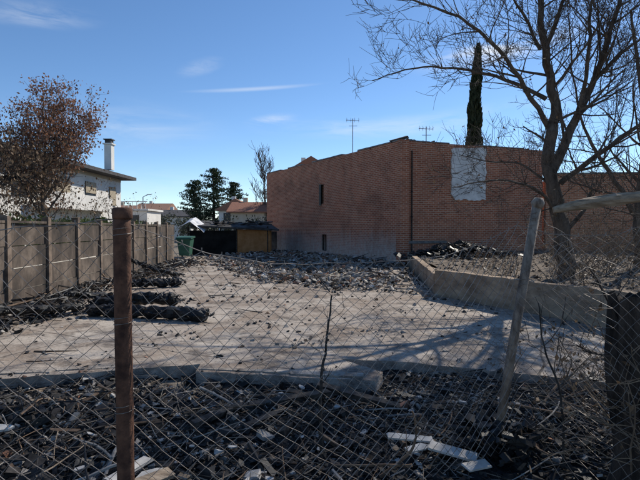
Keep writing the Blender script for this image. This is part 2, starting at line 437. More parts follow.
# ---------------------------------------------------------------- low rendered wall and terrace
def wallseg(mb,a,b,z0,z1,t,mi=0,jag=0):
    a=Vector((*a,0)); b=Vector((*b,0)); d=b-a; L=d.length; d.normalize(); nn=Vector((-d.y,d.x,0))*t/2
    K=max(1,int(L/.25)); o=len(mb.v)
    for i in range(K+1):
        p=a+d*L*i/K; zt=z1+(U(-jag,jag) if jag else 0)
        for q,z in ((p-nn,z0),(p+nn,z0),(p+nn,zt),(p-nn,zt)): mb.v.append(Vector((q.x,q.y,z)))
    for i in range(K):
        for k in range(4):
            k2=(k+1)%4; mb.f.append((o+i*4+k,o+i*4+k2,o+(i+1)*4+k2,o+(i+1)*4+k)); mb.m.append(mi)
    mb.f.append((o,o+1,o+2,o+3)); mb.m.append(mi); e=o+K*4; mb.f.append((e+3,e+2,e+1,e)); mb.m.append(mi)
mb=MB(); wallseg(mb,(2.9,11.4),(6.6,4.5),-.15,.62,.22,0,.018); wallseg(mb,(2.95,11.62),(4.25,22.2),-.15,.5,.2,0,.015)
mb.obj('low_retaining_wall',['lowwall'])
mb=MB()
T=[(3.05,11.6),(6.8,4.5),(22,4.5),(34,29),(12.5,25.6),(4.4,22.3)]
nx,ny=110,80
terr={}
for j in range(ny+1):
    for i in range(nx+1):
        x=2.8+20*i/nx; y=4.5+22*j/ny
        terr[(i,j)]=len(mb.v)
        mb.v.append(Vector((x,y,.45+.10*noise.noise(Vector((x*.8,y*.8,2)))+.04*noise.noise(Vector((x*3,y*3,2))))))
for j in range(ny):
    for i in range(nx):
        x=2.8+20*(i+.5)/nx; y=4.5+22*(j+.5)/ny
        if inpoly(x-.12,y-.1,T) : mb.f.append((terr[i,j],terr[i+1,j],terr[i+1,j+1],terr[i,j+1])); mb.m.append(0)
mb.obj('terrace_soil',['soil'])
mb=MB()
k=0
while k<2600:
    x=U(3,16); y=U(5,22)
    if not inpoly(x-.2,y-.1,T): continue
    chunk(mb,x,y,.47+.1*noise.noise(Vector((x*.8,y*.8,2))),U(.02,.08),random.choice([0,1,1,2,5,5])); k+=1
mb.obj('terrace_rubble',MM)

# ---------------------------------------------------------------- brick building
def wall_holes(L,H,T,holes,mi=0):
    mb=MB(); xs=sorted({0,L,*[h[0] for h in holes],*[h[1] for h in holes]}); zs=sorted({0,H,*[h[2] for h in holes],*[h[3] for h in holes]})
    def ish(cx,cz): return any(h[0]<cx<h[1] and h[2]<cz<h[3] for h in holes)
    for i in range(len(xs)-1):
        for j in range(len(zs)-1):
            a,b,c,d=xs[i],xs[i+1],zs[j],zs[j+1]
            if ish((a+b)/2,(c+d)/2): continue
            mb.quad((a,0,c),(b,0,c),(b,0,d),(a,0,d),mi); mb.quad((a,T,c),(a,T,d),(b,T,d),(b,T,c),mi)
    for a,b,c,d in holes:
        mb.quad((a,0,c),(a,T,c),(a,T,d),(a,0,d),mi); mb.quad((b,0,c),(b,0,d),(b,T,d),(b,T,c),mi)
        mb.quad((a,0,d),(a,T,d),(b,T,d),(b,0,d),mi); mb.quad((a,0,c),(b,0,c),(b,T,c),(a,T,c),mi)
    mb.quad((0,0,H),(L,0,H),(L,T,H),(0,T,H),mi); mb.quad((0,0,0),(0,0,H),(0,T,H),(0,T,0),mi); mb.quad((L,0,0),(L,T,0),(L,T,H),(L,0,H),mi)
    return mb
bld=empty('brick_building')
C=Vector((3.87,22.5,0)); Fp=Vector((-4.15,36.4,0)); Gp=Vector((12.1,25.4,0))
HB=5.85
dL=(C-Fp); LL=dL.length; aL=math.atan2(dL.y,dL.x)
w=wall_holes(LL,HB,.3,[(8.3,8.75,3.15,4.35),(8.5,9.1,.25,1.25)]).obj('side_wall',['brick'],bld,loc=Fp,rotz=aL)
dR=(Gp-C); LR=dR.length; aR=math.atan2(dR.y,dR.x)
mbw=wall_holes(LR-.32,HB,.3,[])
loc=C+Vector((math.cos(aR),math.sin(aR),0))*.32
mbw.obj('front_wall',['brick2'],bld,loc=loc,rotz=aR)
def frame(o,ang): return Matrix.Translation(o)@Matrix.Rotation(ang,4,'Z')
FL=frame(Fp,aL); FR=frame(C,aR)
def lbox(mb,Fm,c,size,mi=0,jit=0):
    mb.box(Fm@Vector(c),size,Fm.to_3x3(),mi,jit)
ob=MB(); ob.box((0,0,HB/2+.02),(.44,.44,HB+.04)); ob.obj('corner_pier',['brick2'],bld,loc=FR@Vector((.16,.06,0)),rotz=aR)
mb=MB(); s=0
while s<LL-.3:
    l=min(U(.8,1.6),LL-.1-s)
    if R()<.8: lbox(mb,FL,(s+l/2,.15,HB+.035),(l-.02,.36,.06+U(0,.02)),0,.03)
    s+=l
s=.5
while s<LR-.3:
    l=min(U(.5,1.2),LR-s)
    if R()<.55: lbox(mb,FR,(s+l/2,.16,HB+.03),(l-.02,.36,.055),0,.05)
    s+=l
mb.obj('parapet_coping',['coping'],bld)
mb=MB()
for i in range(40):
    p=FL@Vector((LL-U(0,1.6),.3+U(0,.8),HB+U(0,.14))); chunk(mb,p.x,p.y,p.z,U(.08,.26),0)
for i in range(60):
    p=FR@Vector((U(.3,LR-.5),U(.3,.7),HB+U(-.05,.1))); chunk(mb,p.x,p.y,p.z,U(.06,.22),0)
p=FL@Vector((LL-.6,.4,HB+.2)); mb.box(p,(1.0,.2,.12),Euler((.2,-.3,.3)).to_matrix(),0,.1)
for i in range(9):
    p=FL@Vector((U(1,LL-2),.5,HB+.0)); mb.box(p,(U(.4,1.0),.09,.09),Euler((U(-.3,.3),U(-.3,.3),U(0,3))).to_matrix(),0,.1)
mb.obj('charred_roof_edge',['char2'],bld)
D3=Gp+(Fp-C)
mb=MB(); wallseg(mb,(Gp.x,Gp.y+.2),(D3.x,D3.y),0,HB-.1,.28); wallseg(mb,(Fp.x+.3,Fp.y+.1),(D3.x,D3.y),0,HB-.1,.28)
mb.obj('rear_wall',['brick2'],bld)
mb=MB(); ins=[C.lerp(D3,.03),Gp.lerp(Fp,.03),D3.lerp(C,.03),Fp.lerp(Gp,.03)]
mb.v+=[Vector((q.x,q.y,HB-.35)) for q in ins]; mb.f.append((0,1,2,3)); mb.m.append(0); mb.obj('flat_roof',['black'],bld)
mb=MB(); lbox(mb,FL,(8.7,.9,2.3),(2.2,1.1,4.4)); mb.obj('dark_opening_backing',['black'],bld)  # solid black block behind the openings; interior darkness put into its colour
mb=MB()
for (a,b,c,d) in [(8.3,8.75,3.15,4.35),(8.5,9.1,.25,1.25)]:
    for (cx,cz,sx,sz) in ((a+.02,(c+d)/2,.04,d-c),(b-.02,(c+d)/2,.04,d-c),((a+b)/2,d-.02,b-a-.09,.04),((a+b)/2,c+.02,b-a-.09,.04)):
        lbox(mb,FL,(cx,.1,cz),(sx,.06,sz))
lbox(mb,FL,(8.4,-.04,3.7),(.22,.05,1.3)); 
mb.obj('burnt_window_frame',['char'],bld)
mb=MB(); 
outl=[(2.85,HB-.25)]
for i in range(1,12): outl.append((2.85+2.1*i/11,HB-.2+.1*i/11+U(-.04,.04)))
for i in range(1,16): outl.append((4.95+.13*noise.noise(Vector((i*.5,0,0))),HB-.1-2.65*i/15))
for i in range(1,12): outl.append((4.9-1.95*i/12,HB-2.78+.12*noise.noise(Vector((i*.6,5,0)))))
for i in range(1,12): outl.append((2.88+.10*noise.noise(Vector((i*.5,9,0))),HB-2.7+2.4*i/12))
o=[FR@Vector((x,-.05,z)) for x,z in outl]; o2=[FR@Vector((x,.01,z)) for x,z in outl]
n=len(o); mb.v+=o+o2; mb.f.append(tuple(range(n))[::-1]); mb.m.append(0)
for i in range(n): j=(i+1)%n; mb.f.append((i,j,j+n,i+n)); mb.m.append(0)
mb.obj('white_render_patch',['patch'],bld)
mb=MB(); lbox(mb,FR,(.62,-.03,2.9),(.05,.05,5.0));  # dark raised strip with bands, stands in for the shaded vertical groove
for z in (1,2.2,3.4,4.6): lbox(mb,FR,(.62,-.035,z),(.12,.04,.05))
mb.obj('groove_shade_strip',['char2'],bld)
mb=MB(); lbox(mb,FR,(1.3,-.04,.95),(2.6,.05,.12)); mb.obj('base_course',['coping'],bld)
d=Vector((14,-1.2,0)); a=math.atan2(d.y,d.x)
wl=wall_holes(20,4.5,.28,[(5.4,7.0,1.3,2.6)])
wg=empty('brick_annex_building')
wl.obj('front_wall',['brick3'],wg,loc=(12.25,25.3,.05),rotz=a)
FG=frame(Vector((12.25,25.3,.05)),a)
mb=MB(); lbox(mb,FG,(10,.14,4.54),(20,.42,.08)); mb.obj('coping',['coping'],wg)
mb=MB(); lbox(mb,FG,(10.2,2.9,2.15),(19.4,5.2,4.3)); mb.obj('rear_volume',['brick2'],wg)

def antenna(x,y,z,h,els):
    mb=MB(); mb.tube([(x,y,z),(x,y,z+h)],.03,6)
    mb.tube([(x-.45,y,z+h-.1),(x+.45,y+.1,z+h-.12)],.018,5)
    for i in range(els):
        t=i/(els-1); px=x-.4+.8*t; mb.tube([(px,y-.25,z+h-.1),(px,y+.25,z+h-.1)],.01,4)
        mb.tube([(px,y,z+h-.25),(px,y,z+h+.05)],.01,4)
    mb.tube([(x-.25,y,z+h-.5),(x+.3,y,z+h-.5)],.014,4)
    mb.obj('tv_antenna',['alu'])
antenna(2.2,31.5,5.4,3.6,4); antenna(6.35,28,5.4,2.3,5)

# ---------------------------------------------------------------- left prefab wall
wp=[(-5.6,1.5),(-6.05,6),(-6.35,11),(-6.85,17),(-7.3,23.5)]
def wpos(y):
    for i in range(len(wp)-1):
        if wp[i][1]<=y<=wp[i+1][1]: t=(y-wp[i][1])/(wp[i+1][1]-wp[i][1]); return wp[i][0]+(wp[i+1][0]-wp[i][0])*t
    return wp[-1][0]
pw=empty('concrete_panel_wall'); mbp=MB(); mbq=MB(); y=1.5
while y<23.2:
    y2=y+1.55; x=wpos(y); x2=wpos(min(y2,23.5)); a=math.atan2(y2-y,x2-x)
    Fm=frame(Vector((x,y,0)),a); L=math.hypot(y2-y,x2-x)
    lbox(mbq,Fm,(0,0,.9+U(-.02,.02)),(.13,.15,2.0),0,.03)
    z=-.1
    for k,hgt_ in enumerate((.46,.46,.46,.46)):
        lbox(mbp,Fm,(L/2+U(-.005,.005),U(-.02,.02),z+hgt_/2),(L-.14,.05,hgt_-U(.012,.03)),0,.008); z+=hgt_
    lbox(mbp,Fm,(L/2,0,z+.035),(L-.14,.10,.05),0,.03)
    y=y2
mbp.obj('panels',['panel'],pw); mbq.obj('posts',['wpost'],pw)

# ---------------------------------------------------------------- shed, bin, tarp
sh=empty('burnt_shed')
mb=MB(); wallseg(mb,(-8.0,28.5),(-5.2,29.4),-.1,1.5,.15,0); wallseg(mb,(-5.2,29.3),(-3.2,29.9),-.1,1.55,.15,1); wallseg(mb,(-3.2,30),(-3.6,33),-.1,1.5,.15,1)
mb.obj('walls',['black','shedwall'],sh)
mb=MB(); mb.box((-5.6,30.3,1.82),(5.4,3.0,.1),Euler((.12,.05,.28)).to_matrix()); 
for i in range(30): mb.box((-5.6+U(-2.4,2.4),30+U(-1,1),1.92+U(-.05,.12)),(U(.3,1.1),U(.05,.3),.05),Euler((U(-.2,.2),U(-.3,.3),U(0,3))).to_matrix(),0,.1)
mb.obj('roof',['shedroof'],sh)
mb=MB(); 
for i in range(6): mb.tube([(-8.1+i*.95,28.6+i*.24,0),(-8.1+i*.95,28.6+i*.24,1.75)],.05,6)
mb.obj('posts',['char2'],sh)
mb=MB(); K=8
for j in range(K+1):
    for i in range(K+1):
        u=i/K; w_=j/K; mb.v.append(Vector((-8.6+1.6*u,28.0+1.2*w_,1.75+.65*(1-abs(2*u-.9))+.12*noise.noise(Vector((u*4,w_*4,0)))-.3*(1-w_))))
for j in range(K):
    for i in range(K): a=j*(K+1)+i; mb.f.append((a,a+1,a+K+2,a+K+1)); mb.m.append(0)
mb.obj('tarpaulin',['tarp'])
bn=empty('green_bin'); mb=MB()
mb.v+=[Vector(p) for p in ((-7.9,26.1,.1),(-7.35,26.1,.1),(-7.35,26.7,.1),(-7.9,26.7,.1),(-8.0,26.0,1.05),(-7.25,26.0,1.05),(-7.25,26.8,1.05),(-8.0,26.8,1.05))]
for q in ((0,3,2,1),(0,1,5,4),(1,2,6,5),(2,3,7,6),(3,0,4,7),(4,5,6,7)): mb.f.append(q); mb.m.append(0)
mb.obj('body',['green'],bn); mb=MB(); mb.box((-7.62,26.4,1.11),(.86,.9,.1),Euler((.08,0,0)).to_matrix(),0,.05)
mb.tube([(-8.0,25.92,1.04),(-7.25,25.92,1.04)],.03,6); mb.obj('lid',['green'],bn)
mb=MB()
for sx in (-7.9,-7.35): mb.tube([(sx-.03,26.7,.08),(sx+.03,26.7,.08)],.1,10)
mb.obj('wheels',['black'],bn)
mb=MB(); wallseg(mb,(-9.4,34),(-2.5,35),-.1,1.4,.2); mb.obj('rear_boundary_wall',['panel'])

# ---------------------------------------------------------------- houses
def gable(mb,x0,x1,y0,y1,ze,zr,ov=.5,axis='y',hip=0,th=.18,mi=0):
    a=[(x0-ov,y0-ov,ze),(x1+ov,y0-ov,ze),(x1+ov,y1+ov,ze),(x0-ov,y1+ov,ze)]
    if axis=='y':
        xm=(x0+x1)/2
        r=[(xm,y0-ov+hip,zr),(xm,y1+ov-hip,zr)]; F=[(1,2,5,4),(3,0,4,5),(0,1,4),(2,3,5)]
    else:
        ym=(y0+y1)/2
        r=[(x0-ov+hip,ym,zr),(x1+ov-hip,ym,zr)]; F=[(0,1,5,4),(2,3,4,5),(3,0,4),(1,2,5)]
    top=a+r
    o=len(mb.v); mb.v+=[Vector(p) for p in top]+[Vector((p[0],p[1],ze-th)) for p in a]
    for q in F: mb.f.append(tuple(o+i for i in q)); mb.m.append(mi)
    for i in range(4): j=(i+1)%4; mb.f.append((o+i,o+j,o+6+j,o+6+i)); mb.m.append(mi)
    mb.f.append((o+9,o+8,o+7,o+6)); mb.m.append(mi)
wh=empty('white_house')
mb=MB(); mb.box((-16.75,22.9,2.2),(9,11.6,4.9)); mb.obj('walls',['white'],wh)
mb=MB(); gable(mb,-21.25,-12.25,17.1,28.7,4.8,6.1,.7,'y',4.2); mb.obj('roof',['roofdk'],wh)
mb=MB(); mb.box((-12.7,28.2,5.9),(.42,.42,1.5)); mb.box((-12.7,28.2,6.69),(.56,.56,.07)); mb.obj('chimney',['white'],wh)
mb=MB(); mb.box((-12.7,28.2,6.83),(.36,.36,.2)); mb.box((-12.7,28.2,6.96),(.5,.5,.06)); mb.obj('chimney_cap',['roofdk'],wh)
mb=MB()
X=-12.25
for yy,zz,w_,h_ in ((19.2,3.5,1.3,1.1),(22.2,3.5,1.2,1.1),(24.9,3.5,1.1,1.2),(27.5,3.5,.8,1.1),(26,1.2,1.6,2)): mb.box((X+.015,yy,zz),(.05,w_,h_))
mb.obj('windows',['glass'],wh)
mb=MB()
for yy,zz,w_,h_ in ((19.2,3.8,1.3,.5),(22.2,3.6,1.2,.9),(24.9,3.8,1.1,.6),(27.5,3.5,.8,1.05)): mb.box((X+.05,yy,zz),(.03,w_,h_))
mb.obj('shutters',['shutter'],wh)
mb=MB(); mb.box((X+.3,23,2.6),(.6,6.5,.12)); mb.box((X+.57,23,2.98),(.05,6.4,.62))
mb.obj('balcony',['white'],wh)
mb=MB(); mb.box((X+.02,22.9,4.5),(.04,11.5,.14)); mb.obj('cornice',['cream'],wh)

an=empty('white_annex'); mb=MB(); mb.box((-14.6,36,1.3),(3.6,3,3.2)); mb.obj('walls',['white'],an)
mb=MB(); mb.box((-14.6,36,3.0),(3.9,3.3,.14)); mb.box((-14.6,34.45,3.6),(3.7,.05,.05))
for i in range(12): mb.box((-16.4+i*.32,34.45,3.32),(.04,.03,.52))
mb.obj('terrace_railing',['white'],an)
mb=MB(); mb.box((-13.8,34.48,2.1),(.8,.06,1.0)); mb.obj('window',['glass'],an)

def house(name,x0,x1,y0,y1,ze,zr,wm,rm,axis='x',win=3):
    e=empty(name); mb=MB(); mb.box(((x0+x1)/2,(y0+y1)/2,ze/2-.1),(x1-x0,y1-y0,ze)); 
    if axis=='x':
        for xx in (x0+.003,x1-.003): mb.tri((xx,y0,ze-.1),(xx,y1,ze-.1),(xx,(y0+y1)/2,zr-.15))
    else:
        for yy in (y0+.003,y1-.003): mb.tri((x0,yy,ze-.1),(x1,yy,ze-.1),((x0+x1)/2,yy,zr-.15))
    mb.obj('walls',[wm],e)
    mb=MB(); gable(mb,x0,x1,y0,y1,ze,zr,.4,axis,0,.12); mb.obj('roof',[rm],e)
    mb=MB()
    for i in range(win):
        xx=x0+(x1-x0)*(i+.5)/win
        for zz in ((1.3,) if ze<3.6 else (1.2,3.0)):
            if zz+.5<ze: mb.box((xx,y0-.01,zz),(.9,.06,1.0))
    mb.obj('windows',['glass'],e)
    mb=MB(); mb.box(((x0*.7+x1*.3),(y0+y1)/2+.5,zr+.0),(.5,.5,1.0),None); mb.obj('chimney',[wm],e)
house('distant_house',-25.2,-19.4,70,77,3.4,4.5,'white','roofdk')
house('distant_house',-12.6,-8.4,58,64,3.9,5.3,'white','rooforg','y',2)
house('distant_house',-9.6,-6.0,50,56,3.4,4.6,'cream','roofred','x',2)
house('distant_house',-3.4,1.5,50,58,7.6,9.3,'white','roofred','y',3)
house('distant_house',-30.5,-27,66,72,4.0,5.0,'cream','rooforg','x',2)
house('distant_house',-36,-30,90,98,5,6.6,'white','rooforg','x',3)
mb=MB(); mb.tube([(-22,58,0),(-22,58,5.5),(-21.4,58,5.8)],.06,6); mb.box((-21.2,58,5.8),(.5,.2,.1)); mb.obj('street_lamp',['alu'])

# ---------------------------------------------------------------- trees
def leaves(mb,c,n,spread,size,mi=1,flat=1):
    for i in range(n):
        p=Vector(c)+Vector((random.gauss(0,1),random.gauss(0,1),random.gauss(0,1)*flat))*spread
        r=rrot(); s=size*U(.6,1.4); a=r@Vector((s,0,0)); b=r@Vector((0,s*.55,0))
        mb.quad(p-a,p-b,p+a,p+b,mi)
def grow(mb,p,d,L,r,lev,tips,up=.05,wob=.18,kids=(3,5),ratio=.55,mi=0,minr=.004):
    n=5 if lev>0 else 3; pts=[p.copy()]; dirs=[]; dd=d.normalized()
    for i in range(n):
        dd=(dd+Vector((U(-1,1),U(-1,1),U(-1,1)))*wob+Vector((0,0,up))).normalized()
        p=p+dd*L/n; pts.append(p.copy()); dirs.append(dd.copy())
    re=max(minr*.6,r*.35); rad=[r+(re-r)*i/n for i in range(n+1)]
    mb.tube(pts,rad,6 if r>.05 else 4 if r>.015 else 3,mi,False)
    tips.append(pts[-1])
    if lev<=0: 
        tips.append(pts[2]); return
    k=random.randint(*kids)
    for i in range(k):
        t=U(.25,1.0); ii=min(n-1,int(t*n)); q=pts[ii].lerp(pts[ii+1],t*n-ii)
        base=dirs[ii]; side=Vector((U(-1,1),U(-1,1),U(-.6,1))); side=(side-base*side.dot(base))
        if side.length<.1: continue
        side.normalize(); nd=(base*U(.5,1.0)+side*U(.5,1.0)).normalized()
        grow(mb,q,nd,L*ratio*U(.7,1.25),max(minr,rad[ii]*U(.4,.6)),lev-1,tips,up,wob,kids,ratio,mi,minr)
def limb(mb,pts,r0,r1,tips,sub=7,sublen=1.3,lev=2,up=.06,mi=0,kids=(3,5),minr=.005):
    P=[Vector(p) for p in pts]; Q=[]
    for i in range(len(P)-1):
        p0=P[max(i-1,0)];p1=P[i];p2=P[i+1];p3=P[min(i+2,len(P)-1)]
        for k in range(5):
            t=k/5
            Q.append(.5*((2*p1)+(p2-p0)*t+(2*p0-5*p1+4*p2-p3)*t*t+(3*p1-p0-3*p2+p3)*t**3))
    Q.append(P[-1]); n=len(Q)
    Q=[q+Vector((U(-1,1),U(-1,1),U(-1,1)))*min(.04,r0*.35) if 0<i<n-1 else q for i,q in enumerate(Q)]
    rad=[r0+(r1-r0)*(i/(n-1))**.8 for i in range(n)]
    mb.tube(Q,rad,10 if r0>.09 else 6,mi,True,.07)
    for i in range(sub):
        t=U(.18,1)*(n-2); ii=int(t); base=(Q[ii+1]-Q[ii]).normalized()
        side=Vector((U(-1,1),U(-1,1),U(-.5,1))); side=(side-base*side.dot(base)).normalized()
        nd=(base*U(.4,.9)+side*U(.6,1.1)).normalized()
        grow(mb,Q[ii],nd,sublen*U(.6,1.3),max(minr,rad[ii]*U(.3,.5)),lev,tips,up,.2,kids,.58,mi,minr)
    return Q
mb=MB(); tips=[]; B=Vector((5.8,11.0,0))
def bt(l): return [B+Vector(p) for p in l]
limb(mb,bt([(.1,0,.3),(-.05,0,1.2),(-.22,.05,2.3),(-.38,.1,3.4),(-.2,.1,4.45)]),.21,.12,tips,3,1.2,2)
limb(mb,bt([(-.2,.1,4.4),(-.47,.2,5.9),(-.64,.1,7.5),(-.8,0,9.0)]),.12,.03,tips,17,1.6,3)
limb(mb,bt([(-.3,.1,3.0),(.25,.2,4.1),(.75,.3,5.1),(1.15,.2,6.5),(1.7,0,8.6)]),.13,.03,tips,17,1.6,3)
limb(mb,bt([(-.3,.1,3.9),(-1.07,-.2,4.85),(-2.0,-.5,5.85),(-3.2,-.4,6.6),(-4.4,-.2,6.95)]),.075,.014,tips,22,1.4,2,minr=.006)
limb(mb,bt([(-.45,.1,4.7),(-1.3,.4,5.25),(-2.3,.7,5.6),(-3.4,.9,5.7),(-4.5,.8,5.35)]),.055,.01,tips,20,1.2,2,minr=.006)
limb(mb,bt([(-.55,.2,5.9),(-1.3,-.2,6.8),(-2.2,-.5,7.7)]),.05,.01,tips,14,1.3,2,minr=.006)
limb(mb,bt([(-.15,0,2.7),(.7,-.5,3.5),(1.6,-.9,4.3),(2.4,-1.2,5.4)]),.08,.02,tips,15,1.5,3)
limb(mb,bt([(.8,.3,5.2),(1.6,.2,6.0),(2.4,.3,6.5)]),.06,.015,tips,13,1.4,3)
limb(mb,bt([(.3,.2,4.1),(.3,-.3,5.4),(.2,-.6,6.8),(.4,-.7,8.2)]),.07,.015,tips,13,1.4,3)
limb(mb,bt([(-.2,0,1.9),(-.9,-.6,2.45),(-1.9,-.9,2.7),(-3.0,-1.1,2.5)]),.05,.008,tips,20,.9,2,-.02)
limb(mb,bt([(-.3,0,2.6),(-.9,.4,3.2),(-1.6,.6,3.3),(-2.3,.8,3.5)]),.035,.008,tips,12,.9,2)
limb(mb,bt([(1.9,-1.6,1.5),(1.2,-1.2,2.2),(.2,-.9,2.45),(-.9,-.9,2.9)]),.045,.008,tips,16,1.0,2)
limb(mb,bt([(2.2,-1.2,1.2),(1.6,-1.2,1.9),(.8,-1.1,1.95),(-.1,-1.0,2.2)]),.035,.008,tips,14,.9,2)
for t in tips:
    if R()<.04: leaves(mb,t,1,.05,.035,1)
mb.obj('bare_tree',['bark','leaf_dead'])
mb=MB(); tips=[]; B=Vector((9.3,13.5,.4))
limb(mb,bt([(0,0,0),(-.1,0,1.6),(.1,.1,3.2),(0,.1,5),(-.4,0,7.5)]),.17,.03,tips,14,1.9,2)
limb(mb,bt([(-.05,0,1.5),(-.9,.1,2.9),(-1.6,.2,4.2),(-2.0,.2,6.0)]),.09,.02,tips,13,1.5,2)
limb(mb,bt([(.05,0,2.3),(1.0,.1,3.6),(1.8,.2,5)]),.08,.02,tips,8,1.5,2)
mb.obj('bare_tree',['bark','leaf_dead'])

mb=MB(); tips=[]; B=Vector((-9.6,16.2,0))
limb(mb,bt([(0,0,0),(.05,0,1.6),(-.05,0,3.0),(.1,0,4.5),(0,0,6.2)]),.10,.02,tips,17,1.2,2,.18)
for k in range(10):
    a=k*.65+U(0,.5); rr=U(.8,1.45); z0=U(1.4,2.8)
    limb(mb,bt([(0,0,z0),(math.cos(a)*rr*.5,math.sin(a)*rr*.5,z0+1.0),(math.cos(a)*rr*.85,math.sin(a)*rr*.85,z0+2.2),(math.cos(a)*rr,math.sin(a)*rr,z0+U(2.6,3.6))]),.04,.01,tips,9,1.0,2,.12)
for t in tips:
    if R()<.72: leaves(mb,t,4,.11,.046,1)
mb.obj('autumn_tree',['bark','leaf_rust'])
mb=MB(); tips=[]; B=Vector((-7.6,10.6,0))
limb(mb,bt([(-.6,0,0),(-.4,0,1.4),(-.3,0,2.2),(.1,0,2.8)]),.1,.03,tips,8,.9,2,0)
for a in (0,.7,1.2,2.3,3.4,4.4,5.4):
    limb(mb,bt([(-.4,0,1.7),(-.4+.6*math.cos(a),.6*math.sin(a),2.6),(-.4+1.1*math.cos(a),1.1*math.sin(a),2.9),(-.4+1.6*math.cos(a),1.5*math.sin(a),2.5)]),.05,.01,tips,12,.9,2,-.04)
for t in tips:
    if R()<.4: leaves(mb,t,3,.08,.04,1)
mb.obj('pruned_dark_tree',['bark_dark','leaf_dead'])
mb=MB()
for i in range(9000):
    y=U(13,27); x=-8.3-U(0,1.3)-(y-13)*.08; top=1.9+.5*noise.noise(Vector((y*.6,0,0)))+.25*noise.noise(Vector((y*2,x*2,0)))
    z=U(.9,max(1.2,top)); r=rrot(); s=U(.04,.09); p=Vector((x,y,z)); a=r@Vector((s,0,0)); b=r@Vector((0,s*.6,0)); mb.quad(p-a,p-b,p+a,p+b,0)
mb.obj('hedge',['leaf_green'])
mb=MB(); tips=[]
for i in range(7):
    B=Vector((-8.6-i*.25,13+i*2,.5)); 
    grow(mb,B,Vector((U(-.2,.2),U(-.2,.2),1)),2.0,.03,2,tips,.1)
for t in tips: leaves(mb,t,2,.1,.05,1)
mb.obj('garden_shrub',['twig','leaf_dead'])

def conifer(x,y,h,w,name='conifer_tree',seed=0,mat='leaf_con'):
    random.seed(seed); mb=MB()
    mb.tube([(x,y,0),(x+.1,y,h*.5),(x,y,h*.97)],[.28,.17,.03],7,0)
    nb=int(h*9)
    for i in range(nb):
        t=(i+R())/nb; z=h*(.18+.8*t); a=U(0,6.28); L=w*(1-t)**.5*U(.45,1.2)+.25
        q=[Vector((x,y,z))]
        for k in range(1,5): q.append(Vector((x+math.cos(a)*L*k/4,y+math.sin(a)*L*k/4,z+.12*L*k/4+U(-.08,.08))))
        mb.tube(q,[.05,.04,.03,.02,.01],4,0,False)
        for k in range(1,5):
            leaves(mb,q[k],16,.22*(.6+w*.15),.12,1,.45)
    mb.obj(name,['bark_dark',mat])
conifer(-14.2,62,9.6,3.0,seed=3); conifer(-17.2,64,8.2,2.6,seed=4); conifer(-12.2,66,8.2,2.3,seed=5)
random.seed(11); mb=MB(); cx,cy=11.8,35.5; H=15.4
mb.tube([(cx,cy,0),(cx,cy,H*.8)],[.25,.05],7,0)
for i in range(9000):
    t=R()**.8; z=1+ (H-1)*t
    prof=.70*(1-t)**.4*(.6+.4*min(1,t*6))
    a=U(0,6.28); lump=1+.45*noise.noise(Vector((math.cos(a)*1.5,math.sin(a)*1.5,z*.9)))
    r=prof*lump*math.sqrt(U(.3,1)); p=Vector((cx+.14*math.sin(z*.5)+math.cos(a)*r,cy+math.sin(a)*r,z))
    s=U(.12,.3); up=Vector((math.cos(a)*.25+U(-.2,.2),math.sin(a)*.25+U(-.2,.2),1)).normalized(); sd=up.cross(Vector((U(-1,1),U(-1,1),0))).normalized()
    mb.quad(p-up*s,p-sd*s*.3,p+up*s,p+sd*s*.3,1)
mb.obj('cypress_tree',['bark_dark','leaf_cyp'])
random.seed(21)
mb=MB(); tips=[]; B=Vector((-6.2,52,0))
limb(mb,bt([(0,0,0),(.1,0,3),(0,0,6),(.2,0,8.6)]),.18,.03,tips,34,1.8,2,.3,0,(3,5),.018)
mb.obj('bare_tree',['bark'])
mb=MB()
for k in range(150):
    x=U(-110,70); y=U(105,150); h=U(2.5,7.5)
    if -40<x<-10: h*=.75
    for c in range(5):
        leaves(mb,(x+U(-2,2),y+U(-1,1),h*U(.3,.85)),22,h*.16,.45,0)
mb.obj('distant_tree_line',['leaf_dist'])
mb=MB()
for (x,y,h,w) in ((-16.5,52,3.6,1.6),(-20,55,3.2,1.7),(-10,47,2.9,1.3),(-5.5,44,2.8,1.0),(-26,60,3.8,2),(-7.5,58,4.6,1.6),(-13,48,2.9,1.6)):
    for c in range(9): leaves(mb,(x+U(-w,w),y+U(-.6,.6),h*U(.25,.85)),60,.35,.12,0)
mb.obj('garden_bushes',['leaf_dist'])

def scrub(x,y,z,h,n,name='dry_bush',sp=.5,lv=.35):
    mb=MB(); tips=[]
    for i in range(n):
        a=U(0,6.28); d=Vector((math.cos(a)*U(.1,1),math.sin(a)*U(.1,1),U(.5,1.2)))
        grow(mb,Vector((x+U(-sp,sp),y+U(-sp,sp)*.7,z)),d,h*U(.5,1.1),U(.007,.014),2,tips,-.03,.25,(2,4),.6,0,.003)
    for t in tips:
        if R()<lv: leaves(mb,t,2,.03,.022,1)
    mb.obj(name,['twig','leaf_dead'])
scrub(5.3,9.6,.45,.9,22); scrub(6.3,8.3,.45,1.1,26); scrub(4.4,11.4,.45,.6,12); scrub(7.2,9.2,.45,1.3,26,lv=.6); scrub(6.9,11.8,.45,1.3,26,sp=.8,lv=.6)
scrub(7.9,13.6,.45,1.5,26,sp=1.0,lv=.6); scrub(5.2,14.5,.45,.7,14,sp=1.0); scrub(5.9,6.6,.45,1.0,18); scrub(8.8,11,.45,1.6,24,sp=.8,lv=.6); scrub(10,15.5,.45,1.7,26,sp=1.2,lv=.6)
scrub(2.95,4.0,-.1,.9,20); scrub(2.6,5.0,-.1,.6,10); scrub(3.4,3.4,-.1,1.1,18)

